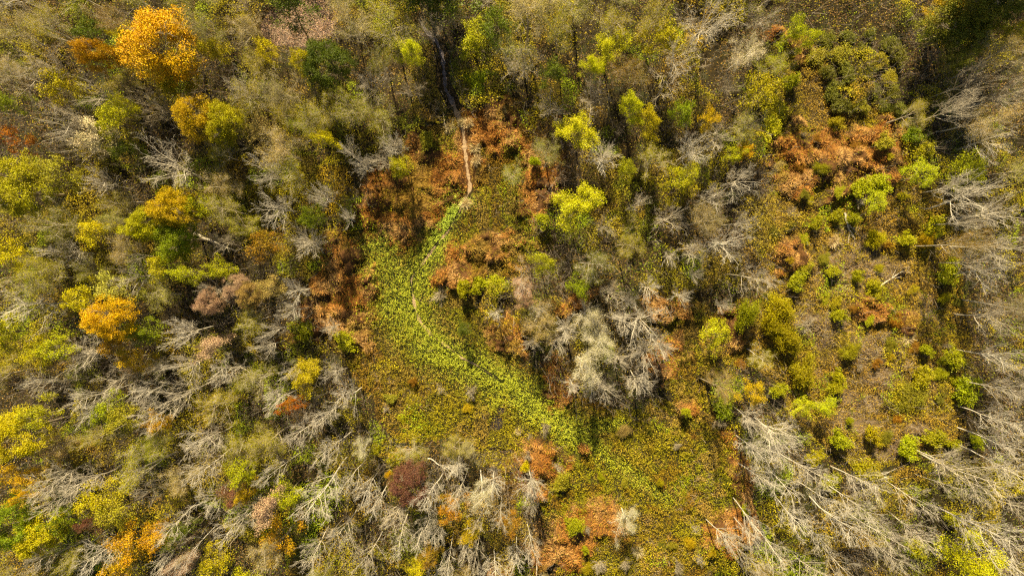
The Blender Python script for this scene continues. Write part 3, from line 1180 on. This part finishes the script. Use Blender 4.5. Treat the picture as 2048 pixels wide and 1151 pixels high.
def build_cover():
    rng = np.random.default_rng(11)
    A = np.array
    # --- low marsh plants: bright in the wet band, olive to brown away from it
    px, py, x, y, z, Z = scatter(rng, 5600000)
    pr = np.where(Z['marsh'], 0.8, np.where(Z['scrub'], 0.72, 0.0))
    pr = np.maximum(pr, Z['band'])
    tuft = .75 * fbm(x, y, 0.27, 91, 2) + .35 * fbm(x, y, 1.3, 92, 2)
    pr = pr * (.42 + .58 * smooth(-.2, .3, tuft))
    pr = pr * (1 - .86 * Z['rust']) * (1 - .6 * Z['grey']) * (1 - .75 * Z['mud'])
    gap = vnoise(px * .045, py * .045, 93) > -.05
    pr = pr * np.where(Z['path'] < np.where(py < 395, 6.5, 3.2), np.where(py < 395, .0, np.where(gap, .8, .12)), 1)
    k = rng.random(len(x)) < pr * .9
    x, y, z, px, py = x[k], y[k], z[k], px[k], py[k]; Z = pick(Z, k)
    n = len(x)
    big = fbm(x, y, 7, 95, 3); md = fbm(x, y, 2.0, 97, 3)
    c = mix(np.tile(A([.30, .27, .035]), (n, 1)), A([.37, .285, .05]), smooth(-.1, .55, big + .4 * md))     # olive to ochre
    c = mix(c, A([.22, .12, .04]), smooth(.1, .6, fbm(x, y, 3.5, 99, 3)) * .75)                             # browned
    c = mix(c, A([.36, .37, .03]), smooth(.0, .6, -big + .5 * md) * .8)                                      # yellow green
    low = smooth(700, 860, py) * Z['marsh']
    tn = fbm(x, y, 1.5, 103, 4); t2 = fbm(x, y, 4.0, 105, 3)
    c = mix(c, A([.46, .33, .10]), smooth(.12, .42, tn) * .85)
    c = mix(c, A([.34, .17, .05]), smooth(.15, .5, -tn + .5 * t2) * .6)
    c = mix(c, A([.40, .37, .03]), low * smooth(-.1, .5, fbm(x, y, 3, 101, 4)) * .8)
    c = mix(c, A([.49, .335, .08]), Z['scrub'] * (.35 + .4 * smooth(-.3, .4, t2)))
    b = Z['band']
    isb = (rng.random(n) < b * .95).astype(float)
    c = mix(c, A([.385, .43, .082]), isb * .88 + .1 * b)
    c = mix(c, A([.42, .56, .13]), (smooth(.5, 1, b) * smooth(540, 420, py) * .7))
    c = c * rng.uniform(.7, 1.25, (n, 1)) * A([1.22, 1.14, .9]) * (.72 + .36 * smooth(.1, .9, b) + .12 * Z['scrub'] + .14 * low)[:, None]
    hgt = rng.uniform(.02, 1, n) * (.22 + .30 * smooth(-.3, .35, tuft[k]))
    v, q = leaf_quads(rng, np.stack([x, y, z + hgt], 1), rng.uniform(.026, .058, n), .45)
    stuff('marsh_plants', 'low leafy marsh plants, bright green along the wet band and olive around it', [(v, q, c)], COVER)
    # --- rusty dead grass in combed mounds
    px, py, x, y, z, Z = scatter(rng, 2900000)
    k = rng.random(len(x)) < Z['rust'] ** .7 * .9 * np.where(Z['path'] < 7, 0, 1) * smooth(-.7, -.3, fbm(x, y, 1.6, 117, 2))
    x, y, z = x[k], y[k], z[k]; n = len(x)
    e = .15

    def hump(a, b):
        return .85 * np.abs(fbm(a + .4 * b, b, 2.2, 41, 2)) + .45 * np.abs(fbm(a - .3 * b, b, 1.1, 43, 2))
    h0 = hump(x, y)
    gx = (hump(x + e, y) - h0) / e; gy = (hump(x, y + e) - h0) / e
    a = fbm(x, y, 2.2, 111, 2) * 4.0
    D = np.stack([-gx * .9 + .45 * np.cos(a), -gy * .9 + .45 * np.sin(a), np.full(n, .25)], 1) + rng.normal(size=(n, 3)) * A([.4, .4, .22])
    D[:, 2] = np.abs(D[:, 2])
    m = fbm(x, y, 1.8, 113, 3)
    c = mix(np.tile(A([.60, .29, .085]), (n, 1)), A([.72, .43, .165]), smooth(-.1, .6, m))
    c = mix(c, A([.38, .15, .035]), smooth(.1, .7, -m) * .8)
    c = mix(c, A([.40, .30, .06]), smooth(.3, .6, fbm(x, y, 3.1, 119, 3)) * .6)
    c = c * rng.uniform(.6, 1.3, (n, 1))
    v, q = blade_quads(rng, np.stack([x, y, z], 1), D, rng.uniform(.14, .36, n), rng.uniform(.012, .024, n))
    stuff('dry_grass', 'rusty orange dead grass lying in combed mounds', [(v, q, c)], STRAW)
    # --- grey straw and flattened stalks of the scrub
    px, py, x, y, z, Z = scatter(rng, 700000)
    w = np.maximum(Z['grey'] * .8, Z['scrub'] * .35 * smooth(-.3, .5, fbm(x, y, 4, 121)))
    w = np.maximum(w, Z['clear'] * .5)
    w = np.maximum(w, Z['marsh'] * (.12 + .2 * smooth(720, 800, py)) * smooth(.0, .45, fbm(x, y, 2.2, 122, 3)))
    k = rng.random(len(x)) < w * (1 - Z['rust']) * (1 - Z['mud']) * (1 - .9 * (Z['band'] > .2))
    x, y, z = x[k], y[k], z[k]; n = len(x)
    a = fbm(x, y, 2.6, 123, 3) * 3.2 + 0.7
    D = np.stack([np.cos(a), np.sin(a), np.full(n, .16)], 1) + rng.normal(size=(n, 3)) * A([.45, .45, .15])
    c = mix(np.tile(A([.36, .26, .15]), (n, 1)), A([.50, .40, .26]), rng.random(n))
    c = mix(c, A([.30, .17, .06]), (rng.random(n) < .3).astype(float))
    c = c * rng.uniform(.55, 1.2, (n, 1))
    v, q = blade_quads(rng, np.stack([x, y, z + .03], 1), D, rng.uniform(.3, .8, n), rng.uniform(.010, .024, n))
    stuff('dead_straw', 'grey dead straw lying flat in the open scrub', [(v, q, c)], STRAW)
    # --- undergrowth of the wood
    px, py, x, y, z, Z = scatter(rng, 2300000)
    u = fbm(x, y, 4.2, 131, 4)
    fo = Z['forest'].astype(float)
    w = fo * (.09 + .85 * smooth(-.22, .2, u))
    w = np.maximum(w, np.where(Z['scrub'], .55, .4 * Z['marsh']) * smooth(.12, .5, fbm(x, y, 2.4, 133, 4)))
    w = w * (1 - Z['clear'] * .97) * (1 - .95 * np.clip(Z['band'] * 2, 0, 1)) * (1 - .8 * Z['rust']) * (1 - Z['mud'])
    w = w * np.where(Z['path'] < 14, 0, 1)
    k = rng.random(len(x)) < w * .80
    x, y, z, px, py, u, fo = x[k], y[k], z[k], px[k], py[k], u[k], fo[k]; n = len(x)
    top = (.35 + 2.6 * np.clip(u + .3, 0, 1) + .6 * fbm(x, y, 1.1, 135, 2)) * np.where(fo > 0, 1, .42)
    hgt = np.clip(top, .1, 4) * rng.uniform(.2, 1, n) ** .5
    s1 = fbm(x, y, 6, 141, 3); s2 = fbm(x, y, 3.5, 143, 3); s3 = fbm(x, y, 4, 145, 3)
    c = np.tile(A([.38, .34, .055]), (n, 1))
    c = mix(c, A([.52, .46, .04]), smooth(0, .45, s1))
    c = mix(c, A([.20, .24, .03]), smooth(.05, .45, s2) * .85)
    c = mix(c, A([.44, .33, .08]), smooth(.1, .5, s3) * .7)
    c = mix(c, A([.34, .44, .03]), smooth(.4, .6, fbm(x, y, 3, 147, 2)) * .9)
    c = mix(c, A([.44, .20, .08]), smooth(.5, .7, fbm(x, y, 3, 149, 2)) * .4)
    c = c * rng.uniform(.5, 1.4, (n, 1)) * (A([1.08, 1.0, .75]) * np.where(fo > 0, .78, .95)[:, None])  # undergrowth of the wood dimmed: shade under the trees put into its colour
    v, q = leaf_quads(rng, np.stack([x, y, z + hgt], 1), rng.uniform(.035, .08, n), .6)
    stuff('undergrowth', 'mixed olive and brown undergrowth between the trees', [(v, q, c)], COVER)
    # --- leaf litter on the bare clearing and along the track
    px, py, x, y, z, Z = scatter(rng, 900000)
    w = np.maximum(Z['clear'], Z['forest'] * np.where((Z['path'] < 26) & (Z['path'] > 5), .25, .30 * smooth(-.5, .3, fbm(x, y, 2.5, 161, 3))))
    k = rng.random(len(x)) < w
    x, y, z = x[k], y[k], z[k]; n = len(x)
    cl = Z['clear'][k]
    c = mix(np.tile(A([.28, .175, .055]), (n, 1)), A([.17, .09, .032]), rng.random(n))
    c = mix(c, A([.44, .28, .18]), cl)
    c = c * rng.uniform(.6, 1.3, (n, 1))
    v, q = leaf_quads(rng, np.stack([x, y, z + .03], 1), rng.uniform(.04, .09, n), 1.5)
    stuff('leaf_litter', 'fallen brown leaves on the wood floor, pinkish on the bare clearing', [(v, q, c)], STRAW)
    # --- thin upright brushwood
    px, py, x, y, z, Z = scatter(rng, 170000)
    u = fbm(x, y, 6, 151, 3)
    w = Z['forest'] * (.12 + .4 * smooth(-.2, .5, u)) + .03 * Z['scrub']
    w = w * (1 - Z['clear']) * (1 - .95 * np.clip(Z['band'] * 2, 0, 1)) * np.where(Z['path'] < 14, 0, 1)
    k = rng.random(len(x)) < w
    x, y, z = x[k], y[k], z[k]; n = len(x)
    D = rng.normal(size=(n, 3)) * A([.32, .32, .1]) + A([0, 0, 1])
    L = rng.uniform(.7, 3.0, n)
    P = np.stack([x, y, z], 1)
    c = mix(np.tile(A([.20, .15, .10]), (n, 1)), A([.46, .39, .29]), rng.random(n) ** 1.3)
    v, q = blade_quads(rng, P, D, L, rng.uniform(.008, .018, n))
    Dn = norm(D)
    pp = []; 
    parts = [(v, q, c)]
    for f in (.45, .65, .8, .92):
        B = P + Dn * (L * f)[:, None]
        v, q = blade_quads(rng, B, Dn + rng.normal(size=(n, 3)) * .55, L * rng.uniform(.2, .42, n), .007)
        parts.append((v, q, c))
    stuff('brushwood', 'thin grey brushwood stems between the trees', parts, STRAW)


def fallen_log(px0, py0, px1, py1, r, h, label, pale=.75):
    x0, y0 = unproject(px0, py0, h); x1, y1 = unproject(px1, py1, h)
    rr = random.Random(px0)
    a = np.array([float(x0), float(y0), h]); b = np.array([float(x1), float(y1), h * .6 + .1])
    root = bpy.data.objects.new('fallen_log', None); COL.objects.link(root)
    g = float(ground_z(np.array([a[0]]), np.array([a[1]]))[0])
    root.location = (a[0], a[1], g)
    a2 = np.array([0, 0, r + .05]); L = b - a; L[2] = .1
    segs = []; tw = []
    p = a2; n = 8
    for i in range(n):
        q = a2 + L * (i + 1) / n + np.array([rr.gauss(0, .05), rr.gauss(0, .05), rr.gauss(0, .03) if i else 0])
        segs.append((p, q, r * (1 - .7 * i / n), r * (1 - .7 * (i + 1) / n)))
        if i > 2:
            for _ in range(2):
                d = L / np.linalg.norm(L) + np.array([rr.gauss(0, .7), rr.gauss(0, .7), abs(rr.gauss(0, .5))])
                e = q + d * rr.uniform(.3, .9)
                tw.append((q, e, .03, .012))
        p = q
    v, qd = tubes(segs, 8)
    o = bpy.data.objects.new('trunk', mesh_quads('trunk', v, qd, [BARK], smooth_=True)); COL.objects.link(o); o.parent = root; o.color = (1, 1, 1, pale)
    v, qd = tubes(tw, 4)
    o = bpy.data.objects.new('branch_stubs', mesh_quads('branch_stubs', v, qd, [BARK], smooth_=True)); COL.objects.link(o); o.parent = root; o.color = (1, 1, 1, pale)
    root['label'] = label; root['category'] = 'log'


build_ground()
build_path()
build_cover()

prng = random.Random(21)
for line in CATALOGUE.strip().splitlines():
    f = [s.strip() for s in line.split('|')]
    a = f[0].split()
    h = float(a[5]) if len(a) > 5 else HEIGHT[a[0]] * prng.uniform(.88, 1.14)
    place(a[0], float(a[1]), float(a[2]), float(a[3]), a[4], h, f[1] if len(f) > 1 else None, f[2] if len(f) > 2 else None, prng)

# ---- trees between the catalogued ones, as thick as the wood stands there
frng = random.Random(77)
tries = 0; nfill = 0
while nfill < 165 and tries < 9000:
    tries += 1
    px = frng.uniform(-10, 2058); py = frng.uniform(-25, 1165)
    hh = frng.uniform(6.0, 9.0)
    bx, by = unproject(px, py, hh * .72)
    gx, gy = project(bx, by, 0)
    Zc = zones(np.array([float(gx)]), np.array([float(gy)])); Zt = zones(np.array([px]), np.array([py]))
    if not Zc['forest'][0] or not Zt['forest'][0] or Zc['clear'][0] or Zt['clear'][0] or Zc['path'][0] < 25 or Zt['path'][0] < 30:
        continue
    Zs = zones(np.array([float(gx) + 14, float(gx) + 24]), np.array([float(gy) + 70, float(gy) + 120]))
    if (Zs['marsh'] | Zs['scrub']).any() and frng.random() < .9:
        continue
    if px > 1925 and 360 < py < 860 and frng.random() < .65:
        continue
    if (1825 < px < 1945 and 50 < py < 320) or (1790 < gx < 1960 and 40 < gy < 330) or (1600 < px < 1850 and py < 240) or (1030 < px < 1480 and 380 < py < 800):
        continue
    d = frng.uniform(60, 100)
    if any(math.hypot(px - p[1], py - p[2]) < (d + p[3]) * (.46 if p[6] or p[0] == 'W' else .36) for p in PLACED):
        continue
    south = py > 640
    if px > 1480 and py > 850:
        kind, col = frng.choice(['V', 'V', 'V', 'B', 'F']), 'tan'
    elif south and px < 1100:
        kind = frng.choice(['V', 'F', 'F', 'F', 'L', 'F']); col = frng.choice(['olv', 'olvy', 'tan', 'olvy', 'yg'])
    elif px < 700:
        kind = frng.choice(['F', 'F', 'F', 'B', 'L']); col = frng.choice(['olv', 'olvy', 'tan', 'olv', 'pgr', 'yg'])
    else:
        kind = frng.choice(['F', 'F', 'F', 'B', 'L']); col = frng.choice(['olv', 'pgr', 'yg', 'olvy', 'pgr'])
    place(kind, px, py, d, 'gry' if kind in 'BV' else col, hh * (1.15 if kind == 'V' else 1), rng=frng)
    nfill += 1
# ---- small ragged shrubs between the larger ones of the scrub and the marsh
nsm = 0
while nsm < 75:
    px = frng.uniform(640, 1960); py = frng.uniform(230, 1150)
    Zc = zones(np.array([px]), np.array([py]))
    if not (Zc['scrub'][0] or (Zc['marsh'][0] and py > 740)) or Zc['band'][0] > .12 or Zc['path'][0] < 30:
        continue
    if any(math.hypot(px - p[1], py - p[2]) < 8 + p[3] * .45 for p in PLACED):
        continue
    kind = frng.choice('SSSYYYDT')
    place(kind, px, py, frng.uniform(15, 30), 'beige' if kind == 'T' else frng.choice(['olv', 'olvy', 'yg', 'tan', 'olvd', 'rust', 'gold']),
          frng.uniform(.6, 1.4) if kind != 'T' else .7, rng=frng)
    nsm += 1
# tall trees just past the upper edge, whose shadows fall into the picture
for (gx, gy, hh, kd, cl, lb) in [(1838, 10, 16, 'M', 'gold', 'tall golden tree at the head of the long dark shadow'),
                                 (1872, 62, 12, 'M', 'olvd', 'tall dark olive tree beside the long dark shadow'),
                                 (1876, 5, 15, 'M', 'olvy', 'tall olive yellow tree past the top edge by the dark shadow'),
                                 (1850, 90, 8, 'M', 'olvd', 'lower dark olive tree rooted in the long dark shadow'),
                                 (858, 8, 10, 'M', 'olvd', 'dark olive tree shading the upper end of the footpath'),
                                 (905, 30, 8.5, 'L', 'dkg', 'dark green tree shading the bend of the footpath')]:
    bx, by = unproject(gx, gy, 0)
    qx, qy = project(bx, by, hh * .72)
    place(kd, float(qx), float(qy), 135, cl, hh, None, lb, frng)

fallen_log(387, 466, 472, 503, .16, .4, 'white fallen log lying below the golden brown tree')
fallen_log(1756, 575, 1812, 538, .10, .3, 'grey fallen limb lying on dead straw in the scrub')
fallen_log(1690, 425, 1700, 470, .12, .3, 'broken grey stump limb under the paired scrub bushes')
fallen_log(855, 917, 902, 939, .08, .3, 'thin white fallen stem at the marsh edge above the burgundy tree', .9)
fallen_log(1730, 933, 1785, 960, .09, .3, 'thin pale fallen stem above the white leaning crowd', .9)
fallen_log(1850, 905, 1875, 925, .12, .3, 'short white broken trunk beside the white mop tree', .9)

# ------------------------------------------------------------------ labels
marks = [(p[1], p[2], p[6]) for p in PLACED if p[6]]
SHAPE = dict(B='bare spreading tree', V='slender bare tree', K='bare starburst tree', F='fuzzy twiggy tree', L='loose leaved tree', W='feathery tree',
             M='dense tree', S='leafy shrub', Y='feathery shrub', D='twiggy leafless shrub', T='reed clump')
used = {p[7] for p in PLACED if p[7]}
for p in PLACED:
    kind, px, py, w, col, h, short, label, root = p
    root['category'] = CAT[kind]; root['group'] = GROUP[kind]
    if not label:
        near = sorted(marks, key=lambda m: math.hypot(m[0] - px, m[1] - py))[:7]
        size = 'small' if w < 50 else ('wide' if w > 88 else ('tall' if kind == 'V' and h > 13 else ''))
        tint = '' if kind in 'BVKD' else ADJ[col]
        size = 'tiny' if w < 24 and kind in 'SYDT' else size
        head = ' '.join(s for s in (size, tint, SHAPE[kind]) if s)
        cand = []
        m0 = near[0]
        if abs(m0[1] - py) > .8 * abs(m0[0] - px):
            cand.append(f"{head} {'just above' if py < m0[1] else 'just below'} the {m0[2]}")
        for i, j in ((0, 1), (0, 2), (1, 2), (0, 3), (1, 3), (2, 3), (0, 4), (1, 4), (0, 5), (2, 4), (0, 6), (1, 5)):
            cand.append(f"{head} between the {near[i][2]} and the {near[j][2]}")
        label = next((c for c in cand if c not in used and len(c.split()) <= 16), None)
        if label is None:
            base = next(c for c in cand if len(c.split()) <= 14)
            for o in ('another', 'third', 'fourth', 'fifth', 'sixth', 'seventh'):
                label = f"{o} {base}"
                if label not in used:
                    break
        used.add(label)
    root['label'] = label
